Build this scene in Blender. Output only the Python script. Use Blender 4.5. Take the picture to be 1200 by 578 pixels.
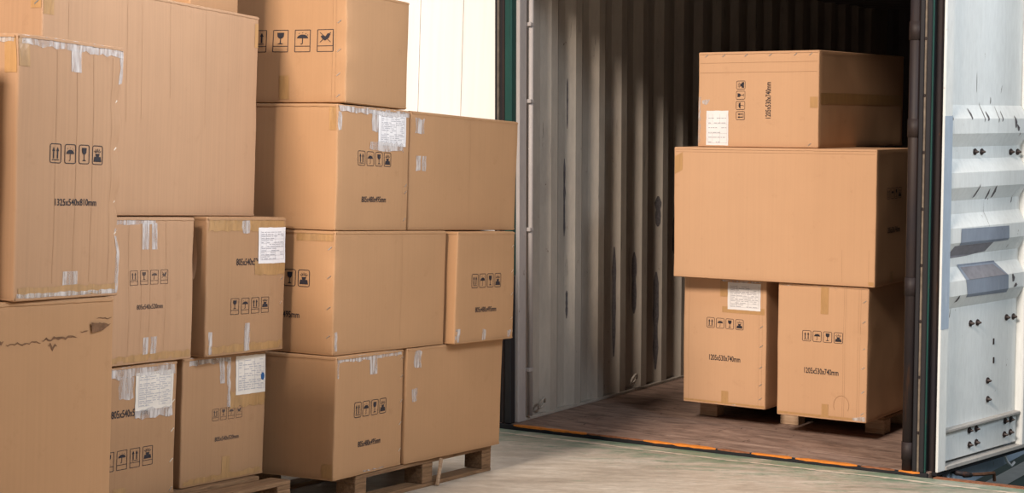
import bpy, math, random
from mathutils import Vector, Matrix, noise
rad = math.radians
SC = bpy.context.scene
COL = SC.collection
for o in list(bpy.data.objects):
    bpy.data.objects.remove(o)

# ------------------------------------------------------------------ camera
cam_data = bpy.data.cameras.new('camera')
cam = bpy.data.objects.new('camera', cam_data)
COL.objects.link(cam)
cam_data.sensor_width = 36.0
cam_data.lens = 2026.5 / 1200 * 36.0
cam_data.clip_end = 300
PITCH, ROLL, EYE = rad(1.626), rad(1.669), 1.3373
cam.matrix_world = (Matrix.Translation((0, 0, EYE)) @ Matrix.Rotation(rad(90) - PITCH, 4, 'X')
                    @ Matrix.Rotation(ROLL, 4, 'Z'))
SC.camera = cam

# ------------------------------------------------------------------ world, lights, exposure
world = bpy.data.worlds.new('world')
SC.world = world
world.use_nodes = True
bg = world.node_tree.nodes['Background']
bg.inputs[0].default_value = (0.90, 0.95, 1.0, 1)
bg.inputs[1].default_value = 0.13
vs = SC.view_settings
vs.view_transform = 'Standard'
vs.look = 'None'
vs.exposure = 0.0
vs.gamma = 1.0
vs.use_curve_mapping = False

def area_light(name, loc, target, size, size_y, power, color):
    d = bpy.data.lights.new(name, 'AREA')
    d.shape = 'RECTANGLE'
    d.size, d.size_y, d.energy, d.color = size, size_y, power, color
    o = bpy.data.objects.new(name, d)
    COL.objects.link(o)
    o.location = loc
    o.rotation_euler = (Vector(target) - Vector(loc)).to_track_quat('-Z', 'Y').to_euler()
    return o

# warm roof light high behind the camera on the left, a hall lamp, an added fill for the upper cartons, and daylight in the yard beyond the dock
area_light('hall_roof_light', (-10.3, -10.2, 13.2), (0.4, 8.5, 0.9), 5.0, 4.5, 8300, (1.0, 0.84, 0.70))
area_light('hall_lamp_light', (3.7, 4.9, 4.4), (-0.8, 6.8, 1.2), 1.4, 1.0, 128, (0.90, 0.95, 1.0))
stack_fill = area_light('stack_fill_light', (1.1, 5.0, 3.2), (-1.15, 6.4, 2.45), 0.8, 0.6, 31, (0.92, 0.93, 1.0))  # added fill that brightens the upper cartons, not a lamp of the hall
area_light('yard_daylight', (6.2, 7.75, 3.6), (2.4, 9.2, 1.0), 1.6, 1.6, 75, (0.86, 0.94, 1.0))
stack_fill.data.spread = rad(96)

# ------------------------------------------------------------------ frames
R_CONT = (Matrix.Rotation(rad(-32.95), 4, 'Z') @ Matrix.Rotation(rad(3.12), 4, 'X')
          @ Matrix.Rotation(rad(0.17), 4, 'Y'))
M_CONT = Matrix.Translation((-0.049, 10.029, 0.03)) @ R_CONT

# ------------------------------------------------------------------ helpers
def link(name, verts, faces, mat, parent=None, smooth=False, mats=None):
    me = bpy.data.meshes.new(name)
    me.from_pydata([tuple(v) for v in verts], [], faces)
    me.update()
    if smooth:
        for p in me.polygons:
            p.use_smooth = True
    if mat:
        me.materials.append(mat)
    o = bpy.data.objects.new(name, me)
    COL.objects.link(o)
    if parent:
        o.parent = parent
    return o

def tag(o, label=None, cat=None, group=None, kind=None):
    for k, v in (('label', label), ('category', cat), ('group', group), ('kind', kind)):
        if v:
            o[k] = v
    return o

def empty(name, mw):
    o = bpy.data.objects.new(name, None)
    o.empty_display_size = 0.1
    COL.objects.link(o)
    o.matrix_world = mw
    return o

class MB:
    def __init__(s):
        s.v, s.f = [], []
    def add(s, vs_, fs):
        n = len(s.v)
        s.v += [Vector(v) for v in vs_]
        s.f += [tuple(i + n for i in f) for f in fs]
        return s
    def box(s, x0, x1, y0, y1, z0, z1, bev=0.0):
        if bev <= 0:
            vs_ = [(x, y, z) for z in (z0, z1) for y in (y0, y1) for x in (x0, x1)]
            return s.add(vs_, [(0, 2, 3, 1), (4, 5, 7, 6), (0, 1, 5, 4), (2, 6, 7, 3), (0, 4, 6, 2), (1, 3, 7, 5)])
        b = min(bev, (x1-x0)*.45, (y1-y0)*.45, (z1-z0)*.45)
        vs_, idx = [], {}
        X, Y, Z = (x0, x1), (y0, y1), (z0, z1)
        for i in (0, 1):
            for j in (0, 1):
                for k in (0, 1):
                    sx, sy, sz = (1-2*i)*b, (1-2*j)*b, (1-2*k)*b
                    p = (X[i], Y[j], Z[k])
                    for ax in range(3):
                        q = [p[0]+sx, p[1]+sy, p[2]+sz]
                        q[ax] = p[ax]
                        idx[(i, j, k, ax)] = len(vs_)
                        vs_.append(q)
        fs = []
        for ax in range(3):
            o = [a for a in range(3) if a != ax]
            for sde in (0, 1):
                loop = []
                for a, c in ((0, 0), (1, 0), (1, 1), (0, 1)):
                    key = [0, 0, 0]; key[ax] = sde; key[o[0]] = a; key[o[1]] = c
                    loop.append(idx[tuple(key) + (ax,)])
                if (sde == 0) != (ax == 1):
                    loop.reverse()
                fs.append(tuple(loop))
        for ax in range(3):
            o = [a for a in range(3) if a != ax]
            for a in (0, 1):
                for c in (0, 1):
                    k0 = [0, 0, 0]; k0[o[0]] = a; k0[o[1]] = c
                    k1 = list(k0); k1[ax] = 1
                    fs.append((idx[tuple(k0)+(o[0],)], idx[tuple(k1)+(o[0],)], idx[tuple(k1)+(o[1],)], idx[tuple(k0)+(o[1],)]))
        for i in (0, 1):
            for j in (0, 1):
                for k in (0, 1):
                    fs.append((idx[(i, j, k, 0)], idx[(i, j, k, 1)], idx[(i, j, k, 2)]))
        return s.add(vs_, fs)
    def tube(s, pts, r, n=8, caps=True):
        pts = [Vector(p) for p in pts]
        rings = []
        for i, p in enumerate(pts):
            t = (pts[min(i+1, len(pts)-1)] - pts[max(i-1, 0)]).normalized()
            a = t.orthogonal().normalized() if i == 0 else (rings_a - t * rings_a.dot(t)).normalized()
            rings_a = a
            b = t.cross(a)
            rr = r[i] if isinstance(r, (list, tuple)) else r
            rings.append([p + (a*math.cos(2*math.pi*k/n) + b*math.sin(2*math.pi*k/n))*rr for k in range(n)])
        vs_ = [v for ring in rings for v in ring]
        fs = []
        for i in range(len(pts)-1):
            for k in range(n):
                k2 = (k+1) % n
                fs.append((i*n+k, i*n+k2, (i+1)*n+k2, (i+1)*n+k))
        if caps:
            fs.append(tuple(reversed(range(n))))
            fs.append(tuple((len(pts)-1)*n + k for k in range(n)))
        return s.add(vs_, fs)
    def sweep(s, prof, axis_pts):
        """prof: list of 3D offsets; axis_pts: two vectors; makes an extruded strip"""
        n = len(prof)
        vs_ = [Vector(p)+Vector(a) for a in axis_pts for p in prof]
        fs = []
        for i in range(len(axis_pts)-1):
            for k in range(n-1):
                fs.append((i*n+k, i*n+k+1, (i+1)*n+k+1, (i+1)*n+k))
        return s.add(vs_, fs)
    def build(s, name, mat, parent=None, smooth=False):
        o = link(name, s.v, s.f, mat, parent, smooth)
        import bmesh
        bm = bmesh.new(); bm.from_mesh(o.data)
        bmesh.ops.recalc_face_normals(bm, faces=bm.faces)
        bm.to_mesh(o.data); bm.free()
        return o

# ------------------------------------------------------------------ materials
def srgb(r, g, b):
    f = lambda c: (c/255/12.92) if c/255 <= 0.04045 else ((c/255+0.055)/1.055)**2.4
    return (f(r), f(g), f(b), 1)

class NT:
    def __init__(s, name, rough=0.7, metal=0.0, spec=0.4):
        s.m = bpy.data.materials.new(name)
        s.m.use_nodes = True
        s.t = s.m.node_tree
        s.p = s.t.nodes['Principled BSDF']
        s.p.inputs['Roughness'].default_value = rough
        s.p.inputs['Metallic'].default_value = metal
        s.p.inputs['Specular IOR Level'].default_value = spec
        s.tc = s.t.nodes.new('ShaderNodeTexCoord')
    def n(s, kind, **kw):
        nd = s.t.nodes.new(kind)
        for k, v in kw.items():
            setattr(nd, k, v)
        return nd
    def l(s, a, b):
        s.t.links.new(a, b)
    def mapping(s, scale=(1, 1, 1), loc=(0, 0, 0), rot=(0, 0, 0), src='Object'):
        mp = s.n('ShaderNodeMapping')
        mp.inputs['Scale'].default_value = scale
        mp.inputs['Location'].default_value = loc
        mp.inputs['Rotation'].default_value = rot
        s.l(s.tc.outputs[src], mp.inputs['Vector'])
        return mp.outputs['Vector']
    def noise(s, vec, scale, detail=4, rough=0.55, dist=0.0):
        nd = s.n('ShaderNodeTexNoise')
        nd.inputs['Scale'].default_value = scale
        nd.inputs['Detail'].default_value = detail
        nd.inputs['Roughness'].default_value = rough
        nd.inputs['Distortion'].default_value = dist
        s.l(vec, nd.inputs['Vector'])
        return nd.outputs['Fac']
    def ramp(s, fac, stops, interp='LINEAR'):
        nd = s.n('ShaderNodeValToRGB')
        cr = nd.color_ramp
        cr.interpolation = interp
        while len(cr.elements) > len(stops):
            cr.elements.remove(cr.elements[-1])
        while len(cr.elements) < len(stops):
            cr.elements.new(1.0)
        for e, (p, c) in zip(cr.elements, stops):
            e.position = p
            e.color = c if len(c) == 4 else (*c, 1)
        s.l(fac, nd.inputs['Fac'])
        return nd.outputs['Color']
    def mix(s, fac, a, b, mode='MIX'):
        nd = s.n('ShaderNodeMix', data_type='RGBA', blend_type=mode)
        if isinstance(fac, (int, float)):
            nd.inputs[0].default_value = fac
        else:
            s.l(fac, nd.inputs[0])
        for sock, v in ((nd.inputs[6], a), (nd.inputs[7], b)):
            if isinstance(v, tuple):
                sock.default_value = v if len(v) == 4 else (*v, 1)
            else:
                s.l(v, sock)
        return nd.outputs[2]
    def math(s, op, a, b=None):
        nd = s.n('ShaderNodeMath', operation=op)
        for i, v in enumerate((a, b)):
            if v is None:
                continue
            if isinstance(v, (int, float)):
                nd.inputs[i].default_value = v
            else:
                s.l(v, nd.inputs[i])
        return nd.outputs[0]
    def color(s, c):
        if isinstance(c, tuple):
            s.p.inputs['Base Color'].default_value = c if len(c) == 4 else (*c, 1)
        else:
            s.l(c, s.p.inputs['Base Color'])
        return s
    def rough(s, c):
        s.l(c, s.p.inputs['Roughness'])
        return s
    def bump(s, h, strength=0.2, dist=0.01):
        nd = s.n('ShaderNodeBump')
        nd.inputs['Strength'].default_value = strength
        nd.inputs['Distance'].default_value = dist
        s.l(h, nd.inputs['Height'])
        s.l(nd.outputs['Normal'], s.p.inputs['Normal'])
        return s

W4, K4c = (1, 1, 1, 1), (0, 0, 0, 1)

def cardboard(name, c, dark=0.88, streak=0.5):
    m = NT(name, 0.72, 0, 0.25)
    c2 = tuple(x*dark for x in c[:3])
    v1 = m.mapping((1, 1, 1))
    big = m.noise(v1, 2.3, 5, 0.6)
    base = m.ramp(big, [(0.3, c2), (0.7, c)])
    vs_ = m.mapping((1, 1, 0.012))
    st = m.noise(vs_, 95, 2, 0.6)
    stc = m.ramp(st, [(0.35, (1-.10*streak*2,)*3), (0.6, (1, 1, 1))])
    base = m.mix(1.0, base, stc, 'MULTIPLY')
    sc_ = m.noise(m.mapping((1, 1, 1)), 11, 6, 0.7)
    scc = m.ramp(sc_, [(0.28, (0.90, 0.88, 0.86)), (0.40, (1, 1, 1))])
    base = m.mix(0.8, base, scc, 'MULTIPLY')
    m.color(base)
    h = m.math('ADD', m.math('MULTIPLY', st, 0.5), m.math('MULTIPLY', m.noise(v1, 9, 3), 0.7))
    m.bump(h, 0.10, 0.003)
    return m.m

CARD = cardboard('cardboard_tan', (0.42, 0.245, 0.128), 0.93, 0.16)
CARD_L = cardboard('cardboard_light', (0.56, 0.34, 0.20), 0.95, 0.12)
CARD_S = cardboard('cardboard_streaked', (0.44, 0.27, 0.16), 0.93, 0.3)
CARD_D = cardboard('cardboard_brown', (0.38, 0.225, 0.122), 0.92, 0.25)

def simple(name, c, rough=0.6, metal=0.0, spec=0.4, var=0.15, sc=20):
    m = NT(name, rough, metal, spec)
    nz = m.noise(m.mapping(), sc, 4)
    m.color(m.ramp(nz, [(0.3, tuple(x*(1-var) for x in c[:3])), (0.7, c)]))
    return m.m

CREASE = simple('cardboard_crease', (0.355, 0.205, 0.108), 0.8)
TORN = simple('torn_cardboard', (0.20, 0.105, 0.055), 0.9, var=0.5, sc=60)
INK = simple('printing_ink', (0.022, 0.020, 0.03), 0.6, var=0.4, sc=90)
INK_FADED = simple('faded_ink', (0.10, 0.07, 0.06), 0.7, var=0.4, sc=90)
PAPER = simple('label_paper', (0.78, 0.78, 0.80), 0.6, var=0.10, sc=12)
PAPER_C = simple('label_paper_cream', (0.72, 0.68, 0.62), 0.6, var=0.12, sc=12)
PRINT = simple('label_print', (0.42, 0.42, 0.47), 0.7, var=0.3, sc=150)
BLUE = simple('blue_stamp_ink', (0.02, 0.10, 0.27), 0.5)
STEEL = simple('staple_steel', (0.75, 0.72, 0.68), 0.3, 0.9)

def tape(name, c, rough, alpha, var):
    m = NT(name, rough, 0, 0.6)
    nz = m.noise(m.mapping((3, 3, .5)), 16, 4, 0.6, 0.5)
    m.color(m.ramp(nz, [(0.35, tuple(x*(1-var) for x in c)), (0.62, c)]))
    if alpha < 1:
        a = m.ramp(nz, [(0.38, (alpha*.45,)*3), (0.6, (min(1, alpha*1.25),)*3)])
        m.l(a, m.p.inputs['Alpha'])
    m.bump(nz, 0.5, 0.004)
    return m.m
TAPE_W = tape('clear_tape_white', (0.66, 0.64, 0.64), 0.25, 0.62, 0.25)
TAPE_B = tape('brown_tape', (0.40, 0.235, 0.10), 0.35, 1.0, 0.22)
TAPE_T = tape('tan_tape', (0.47, 0.275, 0.12), 0.35, 1.0, 0.12)

def wood(name, c1, c2, sc=(3, 40, 40)):
    m = NT(name, 0.8, 0, 0.2)
    g = m.noise(m.mapping(sc), 2.2, 6, 0.65, 0.6)
    m.color(m.ramp(g, [(0.3, c1), (0.7, c2)]))
    m.bump(g, 0.35, 0.004)
    return m.m
WOOD = wood('pallet_wood', (0.12, 0.068, 0.036), (0.30, 0.18, 0.10))
WOOD_L = wood('pallet_wood_pale', (0.26, 0.17, 0.105), (0.50, 0.36, 0.25))

# ------------------------------------------------------------------ carton builder
GLYPHS = {}
def text_polys(body):
    if body not in GLYPHS:
        c = bpy.data.curves.new('t', 'FONT')
        c.body = body
        c.align_x = 'CENTER'
        c.size = 1.0
        c.resolution_u = 3
        c.offset = 0.014
        o = bpy.data.objects.new('t', c)
        COL.objects.link(o)
        dg = bpy.context.evaluated_depsgraph_get()
        me = o.evaluated_get(dg).to_mesh()
        vs_ = [(v.co.x, v.co.y) for v in me.vertices]
        fs = [tuple(p.vertices) for p in me.polygons]
        o.evaluated_get(dg).to_mesh_clear()
        bpy.data.objects.remove(o)
        bpy.data.curves.remove(c)
        x0, x1 = min(v[0] for v in vs_), max(v[0] for v in vs_)
        GLYPHS[body] = ([((v[0]-(x0+x1)/2)/(x1-x0), (v[1]-0.35)/0.72) for v in vs_], fs)
    return GLYPHS[body]

class P2:
    """flat polygons, y up, symbol drawn in x -0.5..0.5, y -0.65..0.65"""
    def __init__(s): s.v, s.f = [], []
    def poly(s, pts):
        n = len(s.v); s.v += list(pts); s.f.append(tuple(range(n, n+len(pts))))
    def rect(s, x0, y0, x1, y1): s.poly([(x0, y0), (x1, y0), (x1, y1), (x0, y1)])
    def seg(s, x0, y0, x1, y1, w):
        dx, dy = x1-x0, y1-y0; L = math.hypot(dx, dy) or 1; nx, ny = -dy/L*w/2, dx/L*w/2
        s.poly([(x0+nx, y0+ny), (x0-nx, y0-ny), (x1-nx, y1-ny), (x1+nx, y1+ny)])
    def path(s, pts, w, closed=False):
        q = pts + [pts[0]] if closed else pts
        for a, b in zip(q, q[1:]): s.seg(*a, *b, w)

def rrect(w, h, r, n=4):
    pts = []
    for cx, cy, a0 in ((w-r, h-r, 0), (-w+r, h-r, 90), (-w+r, -h+r, 180), (w-r, -h+r, 270)):
        for k in range(n+1):
            a = rad(a0 + 90*k/n); pts.append((cx+r*math.cos(a), cy+r*math.sin(a)))
    return pts

def symbol(kind, frame):
    s = P2()
    oy = 0.0
    if frame == 'round':
        s.path(rrect(.47, .66, .14), .055, True)
    else:
        s.path([(-.47, -.70), (.47, -.70), (.47, .70), (-.47, .70)], .04, True)
        s.seg(-.47, -.34, .47, -.34, .04)
        oy = 0.17
    def U(x, y): return (x, y*(.8 if frame != 'round' else 1) + oy)
    if kind == 'up':
        for x in (-.17, .17):
            s.poly([U(x-.05, -.36), U(x+.05, -.36), U(x+.05, .18), U(x-.05, .18)])
            s.poly([U(x-.12, .16), U(x+.12, .16), U(x, .46)])
        s.poly([U(-.3, -.48), U(.3, -.48), U(.3, -.42), U(-.3, -.42)])
    elif kind == 'umbrella':
        s.poly([U(.34*math.cos(rad(a)), .0+.30*math.sin(rad(a))) for a in range(0, 181, 15)])
        s.path([U(0, .0), U(0, -.42), U(-.05, -.48), U(-.11, -.44)], .045)
        for x, y in ((-.2, .42), (.02, .47), (.22, .40), (.33, .30)):
            s.path([U(x, y), U(x-.05, y-.07)], .03)
    elif kind == 'glass':
        s.poly([U(-.22, .46), U(.22, .46), U(.2, .14), U(.1, .0), U(-.1, .0), U(-.2, .14)])
        s.path([U(0, .02), U(0, -.40)], .06)
        s.poly([U(-.2, -.47), U(.2, -.47), U(.06, -.38), U(-.06, -.38)])
    elif kind == 'stack':
        s.poly([U(-.36, -.48), U(.36, -.48), U(.3, -.12), U(-.3, -.12)])
        s.poly([U(-.12, -.14), U(.12, -.14), U(.2, .1), U(-.2, .1)])
        for a in (30, 60, 90, 120, 150):
            s.path([U(.16*math.cos(rad(a)), .12+.1*math.sin(rad(a))), U(.36*math.cos(rad(a)), .14+.32*math.sin(rad(a)))], .05)
    elif kind == 'hand':
        s.path([U(-.32, -.34), U(.32, .44)], .04); s.path([U(-.32, .44), U(.32, -.34)], .04)
        s.poly([U(-.22, -.02), U(-.02, -.22), U(.2, .0), U(.3, .3), U(.14, .38), U(.0, .12), U(-.14, .22), U(-.28, .16)])
    return s

class Carton:
    """local x: 0..a along the front face, y: 0..b away from it, z up. Empty sits at the base centre."""
    def __init__(s, name, label, M, a, b, h, mat, seed=0, bulge=0.004, wob=0.004, dents=(), flap=True, group=None, cat='box'):
        s.a, s.b, s.h, s.seed, s.bulge, s.wob = a, b, h, seed, bulge, wob
        s.C = Vector((a/2, b/2, 0))
        s.e = empty(name, M @ Matrix.Translation(s.C))
        tag(s.e, label, cat, group)
        s.mat = mat
        s.dents = [(Vector(d[0]), d[1], d[2]) for d in dents]
        s.body()
    def frame(s, face):
        a, b, h = s.a, s.b, s.h
        return {'front': (Vector((0, 0, 0)), Vector((1, 0, 0)), Vector((0, 0, 1)), Vector((0, -1, 0)), a, h),
                'left': (Vector((0, b, 0)), Vector((0, -1, 0)), Vector((0, 0, 1)), Vector((-1, 0, 0)), b, h),
                'right': (Vector((a, 0, 0)), Vector((0, 1, 0)), Vector((0, 0, 1)), Vector((1, 0, 0)), b, h),
                'back': (Vector((a, b, 0)), Vector((-1, 0, 0)), Vector((0, 0, 1)), Vector((0, 1, 0)), a, h),
                'top': (Vector((0, 0, h)), Vector((1, 0, 0)), Vector((0, 1, 0)), Vector((0, 0, 1)), a, b),
                'bottom': (Vector((0, b, 0)), Vector((1, 0, 0)), Vector((0, -1, 0)), Vector((0, 0, -1)), a, b)}[face]
    def warp(s, p, n, e1=0, e2=0):
        q = p.copy()
        r = 0.007
        lim = (s.a, s.b, s.h)
        c = Vector([min(max(q[i], r), lim[i]-r) for i in range(3)])
        d = q - c
        if d.length > 1e-9:
            q = c + d.normalized()*r
        if abs(n.z) < .5:
            q += n * s.bulge * math.sin(math.pi*min(max(e1, 0), 1)) * math.sin(math.pi*min(max(e2, 0), 1))
        zf = min(1.0, min(p.z, s.h-p.z)/0.05)
        nv = noise.noise_vector(p*3.1 + Vector((s.seed*7.3, s.seed*3.1, 0)))
        nv2 = noise.noise_vector(p*9.0 + Vector((s.seed*5.3, s.seed*1.7, 4)))
        w = (nv*s.wob + nv2*s.wob*.35)
        w.z *= zf*.6
        q += w
        ctr = Vector((s.a/2, s.b/2, s.h/2))
        for dc, R, dep in s.dents:
            k = math.exp(-((p-dc).length_squared)/(R*R))
            if k > 0.01:
                v = (ctr-dc); v.z = 0 if .02 < dc.z < s.h-.02 else v.z*.3
                q += v.normalized()*dep*k
        return q
    def pt(s, face, u, v, off=0.0):
        o, U, V, n, w, h = s.frame(face)
        p = o + U*u + V*v
        return s.warp(p, n, u/w, v/h) + n*off - s.C
    def axis(s, L):
        k = max(4, int(L/0.035))
        mid = [0.008 + (L-0.016)*i/k for i in range(k+1)]
        return [0, 0.003] + mid + [L-0.003, L]
    def body(s):
        vs_, fs, key = [], [], {}
        for face in ('front', 'left', 'right', 'back', 'top', 'bottom'):
            o, U, V, n, w, h = s.frame(face)
            A, B = s.axis(w), s.axis(h)
            g = {}
            for i, u in enumerate(A):
                for j, v in enumerate(B):
                    p = o + U*u + V*v
                    kk = (round(p.x, 4), round(p.y, 4), round(p.z, 4))
                    if kk not in key:
                        key[kk] = len(vs_)
                        vs_.append(s.warp(p, n, u/w, v/h) - s.C)
                    g[i, j] = key[kk]
            for i in range(len(A)-1):
                for j in range(len(B)-1):
                    fs.append((g[i, j], g[i+1, j], g[i+1, j+1], g[i, j+1]))
        s.bodyobj = link('body', vs_, fs, s.mat, s.e, True)
    # flat pieces lying on a face ------------------------------------------------
    def decal(s, name, face, verts, faces, mat, off=0.0012, parent=None, label=None):
        o = link(name, [s.pt(face, u, v, off) for u, v in verts], faces, mat, parent or s.e)
        if label:
            o['label'] = label
        return o
    def strip(s, name, face, u0, u1, v0, v1, mat, off=0.0012, rag=0.0, parent=None, skew=0.0, label=None):
        rnd = random.Random(s.seed*31 + int(u0*1000) + int(v0*977))
        nx, ny = max(1, int(abs(u1-u0)/0.02)), max(1, int(abs(v1-v0)/0.02))
        vs_, fs = [], []
        for j in range(ny+1):
            for i in range(nx+1):
                u, v = u0+(u1-u0)*i/nx, v0+(v1-v0)*j/ny
                if j in (0, ny): v += rnd.uniform(-rag, rag)
                if i in (0, nx): u += rnd.uniform(-rag, rag)
                v += skew*(u-(u0+u1)/2)
                vs_.append((u, v))
        for j in range(ny):
            for i in range(nx):
                k = j*(nx+1)+i
                fs.append((k, k+1, k+nx+2, k+nx+1))
        return s.decal(name, face, vs_, fs, mat, off, parent, label)
    def symbols(s, face, uc, vc, size, kinds, frame='round', gap=1.18, rot=0, mat=None, asp=0.84):
        n = len(kinds)
        for i, k in enumerate(kinds):
            sy = symbol(k, frame)
            t = (i-(n-1)/2)*size*gap
            cu, cv = (uc+t, vc) if rot == 0 else (uc, vc+t)
            pts = [(cu+x*size, cv+y*size*asp) if rot == 0 else (cu-y*size*asp, cv+x*size) for x, y in sy.v]
            s.decal('handling_symbol', face, pts, sy.f, mat or INK, .0013)
    def text(s, face, uc, vc, width, height, body, rot=0, mat=None, clip=None):
        tv, tf = text_polys(body)
        pts = [(uc+x*width, vc+y*height) if rot == 0 else (uc-y*height, vc+x*width) for x, y in tv]
        s.decal('size_marking', face, pts, tf, mat or INK, .0013)
    def label(s, face, u0, u1, v0, v1, mat=None, rows=12, skew=0.0, dot=False, text='white paper shipping label'):
        o = s.strip('shipping_label', face, u0, u1, v0, v1, mat or PAPER, .0022, .001, skew=skew, label=text)
        vs_, fs = [], []
        rnd = random.Random(int(u0*999)+s.seed)
        W, H = u1-u0, v1-v0
        def bar(x0, y0, x1, y1):
            k = len(vs_)
            for x, y in ((x0, y0), (x1, y0), (x1, y1), (x0, y1)):
                vs_.append((u0+x*W, v0+y*H+skew*((u0+x*W)-(u0+u1)/2)))
            fs.append((k, k+1, k+2, k+3))
        for r in range(rows):
            y = .10+.8*r/rows
            if r % 2 == 0:
                bar(.08, y, .94, y+.006)
            x = .10
            while x < .86:
                L = rnd.uniform(.05, .2)
                if rnd.random() < .75:
                    bar(x, y+.018, min(x+L, .92), y+.036)
                x += L+.03
        for x in (.08, .28, .62, .94):
            bar(x, .1, x+.008, .9)
        s.decal('printed_lines', face, vs_, fs, PRINT, .0028, o)
        if dot:
            c = (u0+.9*W, v0+.42*H)
            s.decal('blue_stamp', face, [(c[0]+.012*math.cos(rad(a)), c[1]+.016*math.sin(rad(a))) for a in range(0, 360, 30)],
                    [tuple(range(12))], BLUE, .0032, o)
        return o
    def staples(s, face, us, vs_list, horiz=False):
        m = MB()
        for u, v in [(u, v) for u in us for v in vs_list]:
            o, U, V, n, w, h = s.frame(face)
            p = s.pt(face, u, v, .0016)
            A, B = (U, V)
            d = (A*.8+B*.6).normalized()
            e = n.cross(d)
            L, t = .011, .0022
            q = [p+d*L+e*t, p+d*L-e*t, p-d*L-e*t, p-d*L+e*t]
            m.add(q + [x-n*.004 for x in q], [(0, 1, 2, 3), (0, 4, 5, 1), (1, 5, 6, 2), (2, 6, 7, 3), (3, 7, 4, 0)])
        o = m.build('staples', STEEL, s.e)
        o['kind'] = 'stuff'
    def creases(s, face, us, v0=0.01, v1=None, w=.0010):
        v1 = v1 or s.frame(face)[5]-.01
        for u in us:
            s.strip('crease', face, u-w/2, u+w/2, v0, v1, CREASE, .0007)
    def hcreases(s, face, vs_list, u0=.01, u1=None, w=.002):
        u1 = u1 or s.frame(face)[4]-.01
        for v in vs_list:
            s.strip('crease', face, u0, u1, v-w/2, v+w/2, CREASE, .0007)
    def flapline(s, faces=('front', 'left')):
        """the folded cardboard edge of the top and bottom flaps, a thin lip standing out from the body"""
        for f in faces:
            o, U, V, n, w, h = s.frame(f)
            for nm, v0, v1 in (('top_flap_edge', s.h-.012, s.h-.004), ('bottom_flap_edge', .003, .010)):
                s.strip(nm, f, .006, w-.006, v0, v1, s.mat, .0035, .0012)

def LM(x, y, z, yaw):
    return Matrix.Translation((x, y, z)) @ Matrix.Rotation(rad(yaw), 4, 'Z')
def CM(u, d, z, yaw):
    return M_CONT @ Matrix.Translation((u, d, z)) @ Matrix.Rotation(yaw, 4, 'Z')
UUGS = ('up', 'umbrella', 'glass', 'stack')

# ================================================================== SETTING
def floor_mat():
    m = NT('hall_floor_concrete', 0.45, 0, 0.45)
    # frame of the container sill: rotate so that local x runs along the dock edge
    v = m.mapping((1, 1, 1), (0, 0, 0), (0, 0, rad(32.95)))
    sx = m.n('ShaderNodeSeparateXYZ'); m.l(v, sx.inputs[0])
    dd = sx.outputs['Y']                      # distance across the dock edge (edge near 8.44)
    streak = m.noise(m.mapping((.75, 2.3, 1), rot=(0, 0, rad(20))), 2.0, 9, 0.72, 0.5)
    fine = m.noise(m.mapping((1.2, 3.2, 1), rot=(0, 0, rad(20))), 11, 9, 0.8)
    base = m.ramp(streak, [(0.30, (0.38, 0.32, 0.265)), (0.47, (0.58, 0.515, 0.435)), (0.62, (0.70, 0.645, 0.57)), (0.8, (0.78, 0.735, 0.67))])
    base = m.mix(0.75, base, m.ramp(fine, [(0.34, (0.55, 0.53, 0.50)), (0.60, (1, 1, 1))]), 'MULTIPLY')
    sc2 = m.noise(m.mapping((.5, 3.5, 1), (1, 9, 0), rot=(0, 0, rad(38))), 4, 9, 0.78, .3)
    base = m.mix(m.ramp(sc2, [(.60, K4c), (.74, (.7, .7, .7, 1))]), base, (0.16, 0.125, 0.095))
    # worn green paint, dense in the band along the dock edge
    g = m.noise(m.mapping((.9, 2.2, 1), (3, 5, 0), rot=(0, 0, rad(26))), 3.4, 10, 0.80, 0.4)
    near = m.n('ShaderNodeMapRange')
    near.inputs[1].default_value = 7.45; near.inputs[2].default_value = 8.33
    near.inputs[3].default_value = -.03; near.inputs[4].default_value = 0.20
    m.l(dd, near.inputs[0])
    gsum = m.math('ADD', g, near.outputs[0])
    gm = m.ramp(gsum, [(0.56, K4c), (0.72, (.9, .9, .9, 1))])
    gcol = m.ramp(fine, [(0.3, (0.075, 0.165, 0.105)), (0.7, (0.21, 0.36, 0.25))])
    base = m.mix(gm, base, gcol)
    m.color(base)
    m.rough(m.ramp(fine, [(0.3, (0.34,)*3), (0.7, (0.62,)*3)]))
    m.bump(fine, 0.08, 0.01)
    return m.m
FLOOR = floor_mat()

def dock_pt(u, d, z=0.0):
    """hall-level point from coordinates along and across the dock edge"""
    p = Matrix.Rotation(rad(-32.95), 4, 'Z') @ Vector((u, d, 0))
    return Vector((p.x - 0.049, p.y + 10.029, z))

# hall floor slab ends at the dock edge
EDGE = -0.045
def slab(name, pts, z0, z1, mat):
    n = len(pts)
    vs_ = [(p.x, p.y, z1) for p in pts] + [(p.x, p.y, z0) for p in pts]
    fs = [tuple(range(n)), tuple(reversed(range(n, 2*n)))] + [(i, n+i, n+(i+1) % n, (i+1) % n) for i in range(n)]
    m = MB(); m.add(vs_, fs)
    return m.build(name, mat)
fl = slab('floor', [dock_pt(-9, EDGE), dock_pt(12, EDGE), dock_pt(12, -22), dock_pt(-9, -22)], -0.25, 0.0, FLOOR)
tag(fl, 'worn grey concrete hall floor with patches of green paint', None, None, 'structure')

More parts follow.
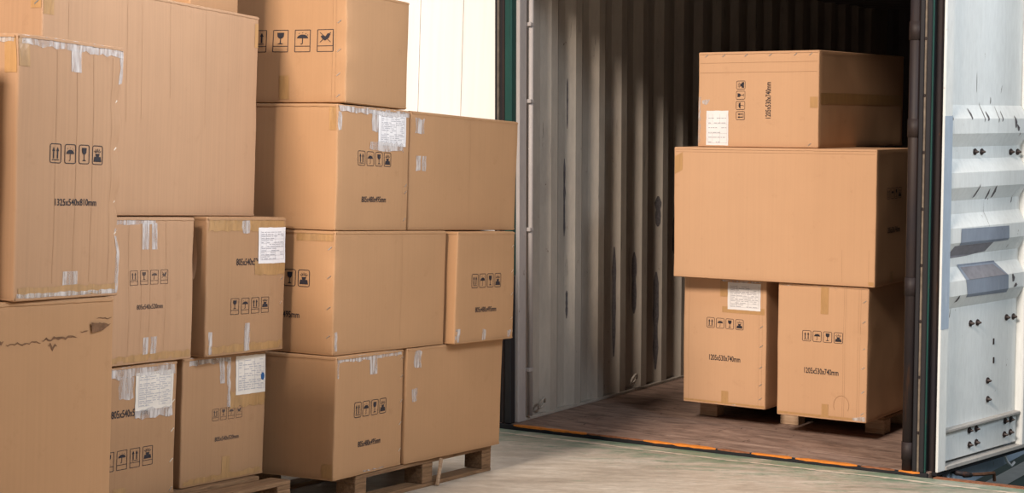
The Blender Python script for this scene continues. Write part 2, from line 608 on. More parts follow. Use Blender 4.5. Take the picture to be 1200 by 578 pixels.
# painted line worn along the dock edge (a pale chipped stripe)
LINE = simple('worn_line_paint', (0.78, 0.68, 0.56), 0.6, var=0.3, sc=40)
def ragged_strip(name, u0, u1, d0, d1, rag, mat, step=.03, seed=1, z=.0015):
    rnd = random.Random(seed); n = int((u1-u0)/step)
    vs_, fs = [], []
    for i in range(n+1):
        u = u0+(u1-u0)*i/n
        wv = .012*math.sin(u*3.1)+.006*math.sin(u*11)
        hw = (d1-d0)/2*(0.35+rnd.random()*0.9)
        c = (d0+d1)/2+wv+rnd.uniform(-rag, rag)
        vs_ += [dock_pt(u, c-hw, z), dock_pt(u, c+hw, z)]
    for i in range(n):
        fs.append((2*i, 2*i+1, 2*i+3, 2*i+2))
    return link(name, vs_, fs, mat)
ln = ragged_strip('trim_1', -0.6, 4.2, -0.228, -0.184, .004, LINE)
tag(ln, 'thin pale worn line on the floor along the dock edge', None, None, 'structure')

# white painted hall wall beside the dock opening
def wall_mat():
    m = NT('white_wall_paint', 0.55, 0, 0.3)
    nz = m.noise(m.mapping((6, 6, .3)), 4, 4)
    m.color(m.ramp(nz, [(0.3, (0.86, 0.85, 0.83)), (0.7, (0.92, 0.915, 0.90))]))
    return m.m
WALL = wall_mat()
def wall_piece(name, u0, u1, z0, z1, label, ribs=True):
    m = MB()
    n = max(1, int((u1-u0)/0.30))
    for i in range(n):
        a, b = u0+(u1-u0)*i/n, u0+(u1-u0)*(i+1)/n
        m.box(a+.002, b-.002, 0, .16, z0, z1, .004)
    o = m.build(name, WALL)
    o.matrix_world = Matrix.Translation((-0.049, 10.029, 0)) @ Matrix.Rotation(rad(-32.95), 4, 'Z')
    tag(o, label, None, None, 'structure')
    return o
wall_piece('wall_left', -7.2, -0.02, 0.0, 5.0, 'white panelled hall wall left of the container')
wall_piece('wall_right', 3.35, 10.0, 0.0, 5.0, 'white panelled hall wall right of the dock opening')

# yard below the dock
YARD = NT('yard_paint', 0.5)
ynz = YARD.noise(YARD.mapping((1, 1, 1)), 1.2, 6)
YARD.color(YARD.ramp(ynz, [(0.3, (0.035, 0.085, 0.075)), (0.7, (0.075, 0.15, 0.13))]))
STRIPE = simple('yard_line_paint', (0.80, 0.84, 0.82), 0.6, var=.15, sc=8)
dv_ = Vector((.393, .712, 0)).normalized(); nv_ = Vector((dv_.y, -dv_.x, 0)); c_ = Vector((5.06, 17.12, 0))
ys = link('trim_2', [((c_+dv_*a_+nv_*b_).x, (c_+dv_*a_+nv_*b_).y, -1.246) for a_, b_ in ((-6, -.09), (6, -.09), (6, .12), (-6, .12))], [(0, 1, 2, 3)], STRIPE)
tag(ys, 'white painted line on the teal yard ground', None, None, 'structure')
yd = slab('ground_yard', [dock_pt(-14, .02), dock_pt(30, .02), dock_pt(30, 45), dock_pt(-14, 45)], -1.45, -1.25, YARD.m)
tag(yd, 'dark teal painted yard ground below the dock', None, None, 'structure')

# ================================================================== CONTAINER
def metal_wall_mat(name, c_hi, c_lo, mark, rust=(0.10, 0.055, 0.03), thr=0.64):
    m = NT(name, 0.6, 0, 0.35)
    big = m.noise(m.mapping((1, 1, .45)), 2.4, 6, 0.65)
    base = m.ramp(big, [(0.3, c_lo), (0.68, c_hi)])
    st = m.noise(m.mapping((9, 9, .5)), 3.2, 6, 0.7, 0.4)
    base = m.mix(m.ramp(st, [(thr, K4c), (thr+.05, W4)]), base, mark)
    sp = m.noise(m.mapping((2, 2, 1.2), (4, 1, 2)), 9, 7, 0.72, 0.3)
    base = m.mix(m.ramp(sp, [(0.665, K4c), (0.70, W4)]), base, rust)
    fine = m.noise(m.mapping((1, 1, .2)), 45, 5, .7)
    base = m.mix(0.5, base, m.ramp(fine, [(0.3, (.78,)*3), (0.6, (1, 1, 1))]), 'MULTIPLY')
    m.color(base)
    m.bump(sp, 0.15, 0.006)
    return m.m
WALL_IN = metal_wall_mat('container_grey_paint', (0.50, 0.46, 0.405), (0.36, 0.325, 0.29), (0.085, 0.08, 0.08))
SHADED_IN = metal_wall_mat('container_shaded_paint', (0.13, 0.125, 0.13), (0.08, 0.078, 0.085), (0.05, 0.05, 0.05))  # wall paint darkened to put the interior shade into the colour
POST = metal_wall_mat('container_post_paint', (0.46, 0.43, 0.425), (0.38, 0.355, 0.35), (0.20, 0.17, 0.15), thr=.7)
TEAL = metal_wall_mat('container_teal_paint', (0.008, 0.065, 0.055), (0.005, 0.04, 0.035), (0.005, 0.022, 0.02), thr=.60)
RUST = metal_wall_mat('rusty_dark_steel', (0.032, 0.019, 0.014), (0.012, 0.012, 0.020), (0.06, 0.028, 0.018), (0.08, .035, .02), thr=.60)
RUBBER_AND_SHADE = simple('black_rubber_and_shade', (0.012, 0.012, 0.016), 0.6)  # rubber of the seals, also the painted shadow on the sill face
SEALC = simple('cream_seal', (0.22, 0.18, 0.14), 0.7, var=0.5, sc=25)
DOORW = metal_wall_mat('door_white_paint', (0.74, 0.78, 0.79), (0.68, 0.72, 0.73), (0.62, 0.64, 0.63), (0.25, 0.22, 0.2), thr=.66)
DOORB = metal_wall_mat('door_blue_grey_paint', (0.40, 0.49, 0.60), (0.33, 0.41, 0.52), (0.5, 0.56, 0.62), (0.2, 0.2, 0.22), thr=.62)
DOORG = metal_wall_mat('door_grey_ledge', (0.42, 0.41, 0.39), (0.33, 0.32, 0.31), (0.28, 0.25, 0.23), (0.15, 0.12, 0.1), thr=.6)
PATCH = metal_wall_mat('grey_repair_patch', (0.27, 0.32, 0.40), (0.20, 0.23, 0.29), (0.42, 0.44, 0.46), (0.12, 0.12, 0.14), thr=.62)
PATCH2 = simple('grey_primer_patch', (0.22, 0.22, 0.25), 0.7, var=.2, sc=30)
SCUFF = simple('dark_scuff', (0.14, 0.13, 0.14), 0.8, var=.5, sc=70)
BOLT = simple('dark_bolt_steel', (0.035, 0.025, 0.025), 0.5, 0.3)

def ply_mat():
    m = NT('container_floor_wood', 0.75, 0, 0.25)
    g = m.noise(m.mapping((1.5, 5, 1)), 3, 8, 0.7, 0.8)
    base = m.ramp(g, [(0.28, (0.10, 0.068, 0.054)), (0.5, (0.27, 0.185, 0.15)), (0.75, (0.42, 0.31, 0.25))])
    s2 = m.noise(m.mapping((7, 2, 1), rot=(0, 0, .5)), 3, 6, .7, 1)
    base = m.mix(m.ramp(s2, [(.62, K4c), (.68, W4)]), base, (0.08, 0.052, 0.042))
    m.color(base)
    m.bump(g, 0.35, 0.008)
    return m.m
PLY = ply_mat()
ORANGE = simple('orange_edge_paint', (0.80, 0.26, 0.035), 0.55, var=0.25, sc=30)
ORANGE_D = simple('worn_orange_paint', (0.34, 0.13, 0.06), 0.7, var=0.5, sc=40)

ct = empty('shipping_container', M_CONT)
tag(ct, 'open grey shipping container with corrugated walls and a white door folded back', 'container')
HC, LC = 2.69, 5.9
UL, UR = 0.105, 2.47

def corr_profile(L0, L1, pitch, depth, phase):
    """(distance, height) pairs: 0 on the outer flat, depth on the inner flat"""
    pts, d = [(L0, 0.0)], L0+phase
    a, b = .072, .068
    while d < L1-pitch:
        pts += [(d, 0), (d+b, depth), (d+b+a, depth), (d+2*b+a, 0)]
        d += pitch
    pts.append((L1, 0))
    return pts
# left wall, right wall, end wall
pr = corr_profile(0.17, LC, .280, .036, .155)
m = MB(); m.sweep([(UL-.03+h_, d_, 0) for d_, h_ in pr], [(0, 0, .0), (0, 0, HC)])
m.add([(UL-.04, .02, 0), (UL-.04, LC, 0), (UL-.04, LC, HC), (UL-.04, .02, HC)], [(0, 1, 2, 3)])
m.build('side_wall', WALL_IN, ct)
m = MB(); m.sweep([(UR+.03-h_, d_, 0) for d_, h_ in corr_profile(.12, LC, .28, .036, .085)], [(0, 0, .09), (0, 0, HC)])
m.build('side_wall', SHADED_IN, ct)
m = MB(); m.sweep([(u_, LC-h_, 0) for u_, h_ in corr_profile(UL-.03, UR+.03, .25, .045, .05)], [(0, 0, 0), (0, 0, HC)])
m.build('end_wall', SHADED_IN, ct)
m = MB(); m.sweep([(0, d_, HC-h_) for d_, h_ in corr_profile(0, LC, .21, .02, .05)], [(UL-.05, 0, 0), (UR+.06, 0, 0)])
m.build('roof_panel', SHADED_IN, ct)
# base rails inside the walls
m = MB(); m.box(UL-.035, UL+.010, .12, LC, 0, .018, .003); m.build('bottom_rail', WALL_IN, ct)
m = MB(); m.box(UR-.012, UR+.035, .12, LC, 0, .10, .004); m.build('bottom_rail', WALL_IN, ct)
m = MB(); m.box(UR+.03, UR+.155, .17, LC, -.15, -.030, .006); m.build('side_rail', DOORB, ct)
m = MB(); m.box(UL-.10, UL-.04, .05, LC, -.17, -.02, .006); m.build('side_rail', DOORB, ct)
# floor sheets
for k in range(5):
    m = MB(); d0 = .17+k*1.146
    m.box(UL-.03, UR+.03, d0+.002, min(LC, d0+1.142), -.10, 0.0, .003)
    m.build('floor_sheet', PLY, ct)
# steel threshold plate and its painted edge
m = MB(); m.box(UL-.08, UR+.12, -.02, .168, -.12, .0, .004); m.build('threshold_plate', PLY, ct)
m = MB(); m.box(UL-.08, UR+.12, -.040, -.021, -.12, 0.0, .003); m.build('shaded_sill_edge', RUBBER_AND_SHADE, ct)  # black face paints in the shadow gap below the orange edge
rnd = random.Random(5)
for u0, u1, hot in ((.13, .62, 1), (.62, .98, 0), (.98, 1.16, 1), (1.16, 1.42, 1), (1.43, 1.62, 0), (1.63, 1.86, 1), (1.88, 2.22, 1), (2.24, 2.42, 0), (2.44, 2.55, 1)):
    n = max(3, int((u1-u0)/.03)); vs_, fs = [], []
    for i in range(n+1):
        u = u0+(u1-u0)*i/n
        w = rnd.uniform(.45, 1.0) if 0 < i < n else .2
        if not hot: w *= .55
        vs_ += [(u, -.0405, -.003-.007*w), (u, -.0405, .0012), (u, -.036+.034*w, .0012)]
    for i in range(n):
        fs += [(3*i, 3*i+3, 3*i+4, 3*i+1), (3*i+1, 3*i+4, 3*i+5, 3*i+2)]
    link('edge_paint', vs_, fs, ORANGE if hot else ORANGE_D, ct)
# left corner post: teal outside face, grey return, lashing bar
m = MB(); m.box(.058, .106, -.03, .02, .86, HC, .004); m.build('corner_post', TEAL, ct)
m = MB(); m.box(.058, .104, -.03, .02, 0, .858, .006); m.build('dock_bumper', RUBBER_AND_SHADE, ct)
m = MB(); m.box(.06, .125, .021, .105, 0, HC, .006); m.build('corner_post_return', POST, ct)
m = MB(); m.tube([(.128, .140, .03), (.128, .140, HC-.03)], .016, 10); m.build('lashing_bar', POST, ct, True)
for z in (.30, 1.12, 1.86, 2.30):
    m = MB(); m.box(.085, .145, .108, .150, z-.012, z+.012, .004); m.build('bar_bracket', POST, ct)
m = MB()
for z_ in range(0, 1):
    m.box(.070, .085, .106, .19, .0, HC, .003)
m.build('wall_end_strip', WALL_IN, ct)
# left door seal, seen edge on between the hall wall and the post
m = MB(); m.box(-.016, .004, -.02, .05, 0, HC, .003); m.build('door_seal', RUBBER_AND_SHADE, ct)
m = MB(); m.box(.006, .014, -.028, .05, 0.02, HC, .002); m.build('door_seal', SEALC, ct)
m = MB(); m.box(.016, .034, -.015, .05, 0, HC, .003); m.build('door_seal', RUBBER_AND_SHADE, ct)
m = MB(); m.box(.036, .053, -.024, .05, 0, HC, .003); m.build('hinge_strip', RUST, ct)
# right corner post with lock-bar pipe, seals
m = MB(); m.tube([(2.475, -.005, .0), (2.475, -.005, HC)], .030, 12); m.build('post_pipe', RUST, ct, True)
for z in (.10, .93, 1.72, 2.2):
    m = MB(); m.tube([(2.475, -.005, z-.045), (2.475, -.005, z+.045)], .0335, 12); m.build('pipe_collar', RUST, ct, True)
m = MB(); m.box(2.505, 2.529, -.032, .028, 0, HC, .004); m.build('corner_post', RUBBER_AND_SHADE, ct)
m = MB(); m.box(2.43, 2.60, .03, .16, -.05, HC, .006); m.build('corner_post', RUST, ct)
m = MB(); m.box(2.530, 2.541, -.033, .05, 0, HC, .003); m.build('door_seal', SEALC, ct)
for z in [0.2+.28*i for i in range(9)]:
    m = MB(); m.box(2.531, 2.540, -.0365, -.030, z-.008, z+.008, .002); m.build('rivet', BOLT, ct)
m = MB(); m.box(2.542, 2.568, -.036, .03, 0, HC, .004); m.build('door_seal', RUBBER_AND_SHADE, ct)
m = MB(); m.box(2.569, 2.576, -.034, -.020, 0, HC, .002); m.build('seal_lip', TEAL, ct)

m = MB(); m.box(.055, 2.60, -.03, .16, HC+.001, HC+.16, .006); m.build('header_beam', TEAL, ct)
# lashing rings at the foot of the left wall
for d_ in (.27, 1.39, 2.51):
    m = MB()
    pts = [(UL+.012+.030*math.sin(rad(a))*.5+.012, d_+.028*math.cos(rad(a)), .085+.032*math.sin(rad(a))) for a in range(0, 361, 30)]
    m.tube(pts, .007, 6); m.build('lashing_ring', WALL_IN, ct, True)

# bare scraped patches on the corrugation crowns
for d_, z0, z1, w, k in ((.60, 1.05, 1.52, .022, 0), (.62, .55, .72, .016, 0), (1.19, .25, .95, .030, 0), (1.46, .5, .9, .035, 1), (1.75, 0.1, .75, .045, 1),
                         (2.02, .85, 1.10, .05, 1), (1.76, 1.05, 1.25, .05, 1), (.62, 1.7, 2.0, .012, 0), (2.3, .2, .6, .05, 1)):
    rr = random.Random(int(d_*100)+int(z0*10)); vs_, fs = [], []
    n = 9
    for i in range(n+1):
        z = z0+(z1-z0)*i/n
        e = w*(0.25 if i in (0, n) else rr.uniform(.55, 1))
        vs_ += [(UL+.0068, d_-e/2, z), (UL+.0068, d_+e/2, z)]
    for i in range(n):
        fs.append((2*i, 2*i+1, 2*i+3, 2*i+2))
    pos = []
    def wall_h(d):
        for (a, ha), (b, hb) in zip(pr, pr[1:]):
            if a <= d <= b and b > a:
                return ha+(hb-ha)*(d-a)/(b-a)
        return 0
    vs_ = [(UL-.03+wall_h(v[1])+.0015, v[1], v[2]) for v in vs_]
    link('scraped_patch', vs_, fs, SCUFF, ct)

# ---- the right door, folded back almost against the side
DA = rad(80)
door = empty('door', Matrix.Identity(4))
door.parent = ct
door.matrix_parent_inverse = Matrix.Identity(4)
door.matrix_basis = Matrix.Translation((2.585, 0, 0)) @ Matrix.Rotation(DA, 4, 'Z')
# door local: x along the door, -y towards the viewer (outwards), z up
def dn(x, z, o=0.0): return (x, -o, z)
prof = [(2.62, 0.0)]
for zt in (1.835, 1.564, 1.287, 1.020):
    prof += [(zt, 0.0), (zt-.068, .036), (zt-.143, .036), (zt-.21, 0.0)]
prof += [(.20, 0.0)]
def door_off(z):
    for (a, ha), (b, hb) in zip(prof, prof[1:]):
        if b <= z <= a and a > b:
            return ha+(hb-ha)*(a-z)/(a-b)
    return 0.0
m = MB(); m.sweep([(0, -o_, z_) for z_, o_ in prof], [(.085, 0, 0), (.92, 0, 0)])
m.sweep([(0, .004-o_, z_) for z_, o_ in prof], [(.085, 0, 0), (.92, 0, 0)])
m.build('door_panel', DOORW, door)
m = MB(); m.box(.012, .090, -.040, -.026, .0, 2.66, .003); m.build('door_stile', DOORW, door)
m = MB(); m.box(.0125, .0895, -.0415, -.0405, .72, 1.78); m.build('stile_repaint', DOORB, door)
m = MB(); m.box(.90, .965, -.045, .02, .015, 2.66, .006); m.build('door_stile', DOORW, door)
m = MB(); m.box(.967, 1.17, -.055, .02, .02, 2.66, .006); m.build('door_edge_plate', DOORB, door)
m = MB(); m.box(.091, .899, -.012, .02, .035, .185, .004); m.build('bottom_panel', DOORW, door)
m = MB(); m.box(.091, .899, -.034, .02, .186, .204, .004); m.build('bottom_rib', DOORG, door)
m = MB(); m.box(.090, 1.17, -.044, .02, .0, .022, .003); m.build('bottom_rail', DOORG, door)
m = MB(); m.box(.02, 1.17, -.030, .0, -.022, -.001, .004); m.build('bottom_seal', RUBBER_AND_SHADE, door)
for x, z in [(0.393, 1.598), (0.465, 1.597), (0.781, 1.592), (0.857, 1.591), (0.388, 0.718), (0.461, 0.716), (0.777, 0.716), (0.854, 0.714),
             (0.585, 0.399), (0.59, 0.3), (0.377, 0.165), (0.45, 0.164), (0.381, 0.089), (0.453, 0.092), (0.766, 0.164), (0.83, .164), (.76, .092), (0.827, 0.096)]:
    o_ = door_off(z) if z > .2 else .012
    m = MB(); m.tube([dn(x, z, o_-.002), dn(x, z, o_+.006), dn(x, z, o_+.007), dn(x, z, o_+.024)], [.017, .017, .011, .004], 8)
    m.build('bolt', BOLT, door)
for x, z in ((.641, .60), (.646, .50)):
    m = MB(); m.box(x-.006, x+.006, -.004, .0, z-.016, z+.016, .001); m.build('rivet', BOLT, door)
def door_poly(name, outline, mat, e=.0018, step=.02):
    """patch following the corrugation: outline in (x,z)"""
    import bmesh
    bm = bmesh.new()
    bm.faces.new([bm.verts.new((x, 0, z)) for x, z in outline])
    for zc in sorted({p[0] for p in prof}):
        g = bm.verts[:]+bm.edges[:]+bm.faces[:]
        bmesh.ops.bisect_plane(bm, geom=g, plane_co=(0, 0, zc), plane_no=(0, 0, 1))
    for v in bm.verts:
        v.co.y = -(door_off(v.co.z)+e)
    bmesh.ops.recalc_face_normals(bm, faces=bm.faces)
    me = bpy.data.meshes.new(name); bm.to_mesh(me); bm.free()
    me.materials.append(mat)
    o = bpy.data.objects.new(name, me); COL.objects.link(o); o.parent = door
    return o
door_poly('repair_patch', [(0.208, 1.214), (0.715, 1.208), (0.718, 1.132), (0.60, 1.13), (0.2, 1.13), (.204, 1.15)], PATCH)
door_poly('repair_patch', [(0.203, 1.129), (0.56, 1.129), (0.516, 1.083), (.33, 1.07), (0.118, 1.065), (0.159, 1.128)], PATCH2)
door_poly('repair_patch', [(0.234, 1.030), (0.621, 1.028), (0.719, 0.945), (0.722, 0.856), (0.284, 0.862), (0.272, 0.933)], PATCH)
door_poly('repair_patch', [(0.262, 1.015), (0.60, 1.012), (0.70, 0.952), (0.30, 0.950)], PATCH2, .0028)
rnd = random.Random(3)
for x, z, L, w in ((.30, 1.79, .08, .03), (.43, 1.80, .14, .02), (.47, 1.78, .07, .04), (.58, 1.79, .12, .02), (.62, 1.78, .08, .03), (.77, 1.75, .09, .03), (.80, 1.72, .05, .03),
                   (.38, 1.40, .10, .05), (.52, 1.38, .08, .03), (.58, 1.39, .09, .04), (.80, 1.36, .1, .03), (.40, 1.95, .14, .008), (.66, 1.92, .06, .01), (.55, 1.86, .05, .015),
                   (.20, .86, .05, .06), (.78, .93, .06, .05), (.80, .89, .03, .08), (.1, 1.78, .07, .03), (.5, 1.28, .2, .006), (.17, .79, .07, .02)):
    sk = rnd.uniform(-.02, .02); L *= .75; w *= .55
    door_poly('scuff', [(x-w/2, z-L/2), (x+w*.2, z-L/2*.8), (x+w/2, z), (x+w*.1+sk, z+L/2), (x-w*.2+sk, z+L/2*.7)], SCUFF, .0012)

# hold-back hook, strap and bracket that hang below the door
m = MB(); m.tube([(2.715, .716, -.004), (2.725, .78, -.030), (2.72, .84, -.072), (2.715, .93, -.112), (2.722, .965, -.096)], .008, 6)
m.build('hold_back_strap', simple('white_strap', (.75, .76, .78), .6), ct, True)
m = MB(); m.tube([(2.60, .27, -.026), (2.66, .20, -.030), (2.70, .22, -.034), (2.70, .29, -.050), (2.66, .31, -.060)], .014, 7); m.build('hold_back_hook', RUST, ct, True)
RUSTB = simple('rust_brown_steel', (0.16, 0.075, 0.04), .7, .0, .3, .5, 40)
m = MB(); m.tube([(2.69, .25, -.045), (2.72, .45, -.072), (2.72, .62, -.096), (2.72, .63, -.14)], .009, 6); m.build('hold_back_bracket', RUSTB, ct)

# steel edge of the dock beyond the container
DE = slab('dock_edge_angle', [dock_pt(2.62, -.040), dock_pt(3.34, -.040), dock_pt(3.34, .015), dock_pt(2.62, .015)], -.10, .004, ORANGE_D)
tag(DE, 'worn orange steel edge strip along the dock beside the open door', 'edge strip')

# ================================================================== PALLETS
def pallet(label, M, L, Wd, H, rows=3, cols=3, mat=WOOD, deck=7, bw=.09, bl=.10, bottom=True, pale=None):
    """local x along L, y along Wd, origin at the near corner; Empty at base centre"""
    C = Vector((L/2, Wd/2, 0))
    e = empty('pallet', M @ Matrix.Translation(C))
    tag(e, label, 'pallet', None)
    tb, bb = .018, .018
    rr = random.Random(int(L*100)+int(H*1000))
    def part(name, x0, x1, y0, y1, z0, z1, mt):
        m = MB(); m.box(x0-C.x, x1-C.x, y0-C.y, y1-C.y, z0, z1, .0025); m.build(name, mt, e)
    for i in range(deck):
        w = .10
        y = (Wd-w)*i/(deck-1)
        part('deck_board', rr.uniform(0, .004), L-rr.uniform(0, .004), y, y+w, H-tb, H, mat)
    xs = [(L-bw)*i/(cols-1) for i in range(cols)]
    ys = [(Wd-bl)*i/(rows-1) for i in range(rows)]
    for x in xs:
        part('stringer_board', x, x+bw, 0.001, Wd-.001, H-2*tb, H-tb, mat)
    z0 = bb if bottom else 0
    for x in xs:
        for y in ys:
            part('block', x+.001, x+bw-.001, y+.001, y+bl-.001, z0, H-2*tb, pale or mat)
    if bottom:
        for y in ys:
            part('bottom_board', 0, L, y, y+.09, 0, bb, mat)
    return e
YB = 61.73
r_ = Vector((math.cos(rad(YB)), math.sin(rad(YB)), 0)); l_ = Vector((-r_.y, r_.x, 0))
c0 = Vector((-.072, 8.42, 0)) - r_*1.2
pallet('wooden pallet carrying the rightmost stack of cartons in the hall', LM(c0.x, c0.y, 0, YB), 1.2, 1.0, .127)
c0 = Vector((-.881, 7.081, 0)) - r_*1.2
pallet('wooden pallet under the cartons with paper labels, left of the other hall pallet', LM(c0.x, c0.y, 0, YB), 1.2, 1.05, .150, mat=WOOD)
c0 = Vector((-1.29, 5.54, 0)) - r_*1.24 + l_*.02
pallet('wooden pallet under the large torn carton nearest the camera', LM(c0.x, c0.y, 0, YB), 1.2, 1.0, .150)
pallet('pale wooden pallet inside the container under two upright cartons', CM(.874, .85, 0.001, 0), 1.15, .85, .116, pale=WOOD_L, bottom=False, bw=.115)
m = MB(); m.box(-.009, .009, -.006, .006, 0, .125, .002)
st_ = m.build('wooden_slat', WOOD_L)
st_.matrix_world = Matrix.Translation((-.312, 7.923, .003)) @ Matrix.Rotation(rad(YB), 4, 'Z') @ Matrix.Rotation(rad(14), 4, 'Y')
tag(st_, 'thin broken wooden slat leaning against the pallet middle block', 'slat')

# ================================================================== CARTONS IN THE CONTAINER
G_C = 'cartons stacked inside the container'
c = Carton('carton', 'upright carton with white label on left of container pallet', CM(.880, .624, .117, -.038), .53, 1.205, .737, CARD_L, 1, .003, .003, group=G_C)
c.symbols('front', .27, .475, .052, UUGS); c.text('front', .27, .275, .20, .032, '1205x530x740mm')
c.label('front', .285, .495, .560, .715, text='white label taped near the top')
c.strip('brown_tape_patch', 'front', .235, .30, .63, .735, TAPE_T); c.strip('brown_tape_patch', 'front', .25, .52, .54, .575, TAPE_T)
c.strip('brown_tape_patch', 'front', .25, .295, .004, .085, TAPE_T)
c.strip('brown_tape_patch', 'front', .005, .525, .003, .02, TAPE_T); c.strip('clear_tape', 'front', .24, .50, .718, .734, TAPE_W, rag=.004)
c.strip('clear_tape', 'front', .20, .38, .001, .010, TAPE_W, .003, rag=.003)
c.creases('front', [.035, .485, .505]); c.staples('front', [.50], [.06, .14, .24, .36, .47]); c.flapline(('front', 'right'))

c = Carton('carton', 'upright carton without label on right of container pallet', CM(1.522, .512, .117, -.010), .53, 1.205, .741, CARD_L, 2, .004, .004,
           dents=(((.50, 0, .46), .05, .012), ((.53, 0, .40), .04, .010), ((.53, .02, .60), .06, .008)), group=G_C)
c.symbols('front', .27, .455, .052, UUGS); c.text('front', .265, .265, .20, .032, '1205x530x740mm')
c.strip('brown_tape_patch', 'front', .255, .30, .58, .735, TAPE_T); c.strip('brown_tape_patch', 'front', .27, .31, .01, .085, TAPE_T)
c.strip('brown_tape_patch', 'front', .005, .525, .003, .022, TAPE_T); c.strip('clear_tape', 'front', .02, .5, .728, .738, TAPE_W, rag=.003)
c.strip('clear_tape', 'front', .45, .525, .005, .03, TAPE_W, .003, rag=.006)
c.creases('front', [.39, .40, .475, .487]); c.staples('front', [.507], [.05, .17, .30, .40, .55, .66]); c.flapline(('front', 'right'))
vs_ = [(.385+.045*math.cos(rad(a)), .085+.055*math.sin(rad(a))) for a in range(-30, 211, 20)]
q = P2(); q.path(vs_, .003); c.decal('dent_ring', 'front', q.v, q.f, CREASE, .0008)

c = Carton('carton', 'wide plain carton lying across the two upright container cartons', CM(.886, .475, .8595, .011), 1.205, .53, .742, CARD_L, 3, .004, .003, group=G_C)
c.symbols('right', .27, .50, .052, UUGS); c.text('right', .27, .30, .20, .032, '1205x530x740mm')
c.strip('brown_tape_patch', 'front', .005, .055, .60, .70, TAPE_T, skew=.5); c.strip('brown_tape_patch', 'front', 1.17, 1.20, .003, .03, TAPE_T)
c.strip('brown_tape_patch', 'right', .23, .28, .003, .07, TAPE_T); c.hcreases('front', [.715]); c.creases('front', [1.02, 1.17], .02, .2); c.flapline(('front', 'right'))

c = Carton('carton', 'topmost container carton with sideways print and white label', CM(1.008, .526, 1.603, -.027), .74, 1.205, .533, CARD_L, 4, .003, .003, group=G_C)
c.symbols('front', .27, .262, .048, UUGS, rot=1); c.text('front', .44, .262, .20, .032, '1205x530x740mm', rot=1)
c.label('front', .055, .195, .003, .205, rows=6, text='white paper sheet at the lower left corner')
c.hcreases('front', [.418, .472]); c.staples('front', [.05, .16, .30, .45, .60, .69], [.512]); c.staples('front', [.69], [.02])
c.strip('clear_tape', 'front', .03, .07, .24, .27, TAPE_W, rag=.01); c.strip('clear_tape', 'front', .003, .016, .02, .28, TAPE_W, rag=.003)
c.strip('brown_tape_patch', 'front', .69, .735, .22, .28, TAPE_T); c.strip('brown_tape_patch', 'right', .02, 1.18, .24, .30, TAPE_T); c.flapline(('front', 'right'))

# ================================================================== CARTONS IN THE HALL
G_B = 'cartons on the right hall pallet'
def hall_std(c, face, mid=.5, v=.315, t=.18, size=.058, faded=False):
    W = c.frame(face)[4]
    c.symbols(face, W*mid, v, size, UUGS, mat=INK_FADED if faded else None)
    c.text(face, W*mid, t, .185, .025, '805x480x495mm')

c = Carton('carton', 'bottom front carton with taped white top edge on the right hall pallet', LM(-.717, 7.192, .1275, 63.8), .561, .80, .522, CARD, 11, .004, .004, group=G_B)
hall_std(c, 'front', .5, .285, .135)
c.strip('clear_tape', 'front', .01, .54, .495, .518, TAPE_W, rag=.004); c.strip('clear_tape', 'front', .27, .33, .43, .50, TAPE_W, .0016)
c.strip('clear_tape', 'front', .006, .02, .43, .51, TAPE_W, .0016, rag=.003); c.strip('brown_tape_patch', 'left', .74, .795, .003, .07, TAPE_B)
c.staples('front', [.545], [.07, .19, .29, .4, .48]); c.strip('clear_tape', 'front', .24, .42, .002, .014, TAPE_W, rag=.005); c.flapline()

c = Carton('carton', 'bottom rear plain carton on the right hall pallet', LM(-.455, 7.700, .1275, 59.9), .846, .50, .522, CARD, 12, .003, .004, group=G_B)
c.strip('clear_tape', 'front', .06, .12, .43, .505, TAPE_W, rag=.008); c.strip('clear_tape', 'front', .05, .09, .28, .34, TAPE_W, rag=.006); c.flapline()

c = Carton('carton', 'middle front carton with long plain side on the right hall pallet', LM(-.737, 7.213, .6505, 59.97), .866, .50, .524, CARD, 13, .004, .004,
           dents=(((0, 0, .42), .05, .010), ((0, 0, .24), .05, .008), ((0, 0, .1), .04, .008)), group=G_B)
c.symbols('left', .235, .320, .062, UUGS); c.text('left', .225, .165, .20, .027, '805x480x495mm')
c.creases('front', [.50]); c.staples('left', [.475], [.08, .2, .33, .45]); c.strip('clear_tape', 'front', .012, .03, .02, .10, TAPE_W, rag=.002)
c.strip('brown_tape_patch', 'left', .30, .49, .48, .52, TAPE_B); c.flapline()

c = Carton('carton', 'middle rear carton with printed end, beside the container wall', LM(-.252, 7.956, .6505, 59.46), .525, .78, .521, CARD, 14, .003, .004, group=G_B)
hall_std(c, 'front', .5, .29, .155)
c.strip('clear_tape', 'front', .005, .04, .005, .07, TAPE_W, rag=.006); c.strip('clear_tape', 'front', .24, .27, .005, .06, TAPE_W, rag=.004)
c.strip('clear_tape', 'front', .47, .52, .005, .04, TAPE_W, rag=.006); c.staples('front', [.505], [.1, .22, .33, .45]); c.flapline()

c = Carton('carton', 'upper front carton with taped white document on the right hall pallet', LM(-.740, 7.216, 1.176, 60.7), .548, .80, .532, CARD, 16, .004, .004,
           dents=(((0, 0, .532), .06, .008),), group=G_B)
c.symbols('front', .275, .310, .055, UUGS); c.text('front', .275, .135, .185, .025, '805x480x495mm')
c.label('front', .300, .515, .372, .515, rows=14, text='white printed document in clear tape')
c.strip('clear_tape', 'front', .25, .31, .43, .515, TAPE_W, .0016, rag=.005); c.strip('clear_tape', 'front', .235, .50, .350, .385, TAPE_W, .0034, rag=.006)
c.strip('clear_tape', 'front', .01, .54, .500, .528, TAPE_W, .0036, rag=.004); c.strip('clear_tape', 'front', .005, .03, .42, .5, TAPE_W, rag=.004)
c.creases('front', [.50]); c.staples('front', [.525], [.05, .17, .2]); c.strip('brown_tape_patch', 'left', .76, .795, .42, .52, TAPE_B); c.flapline()

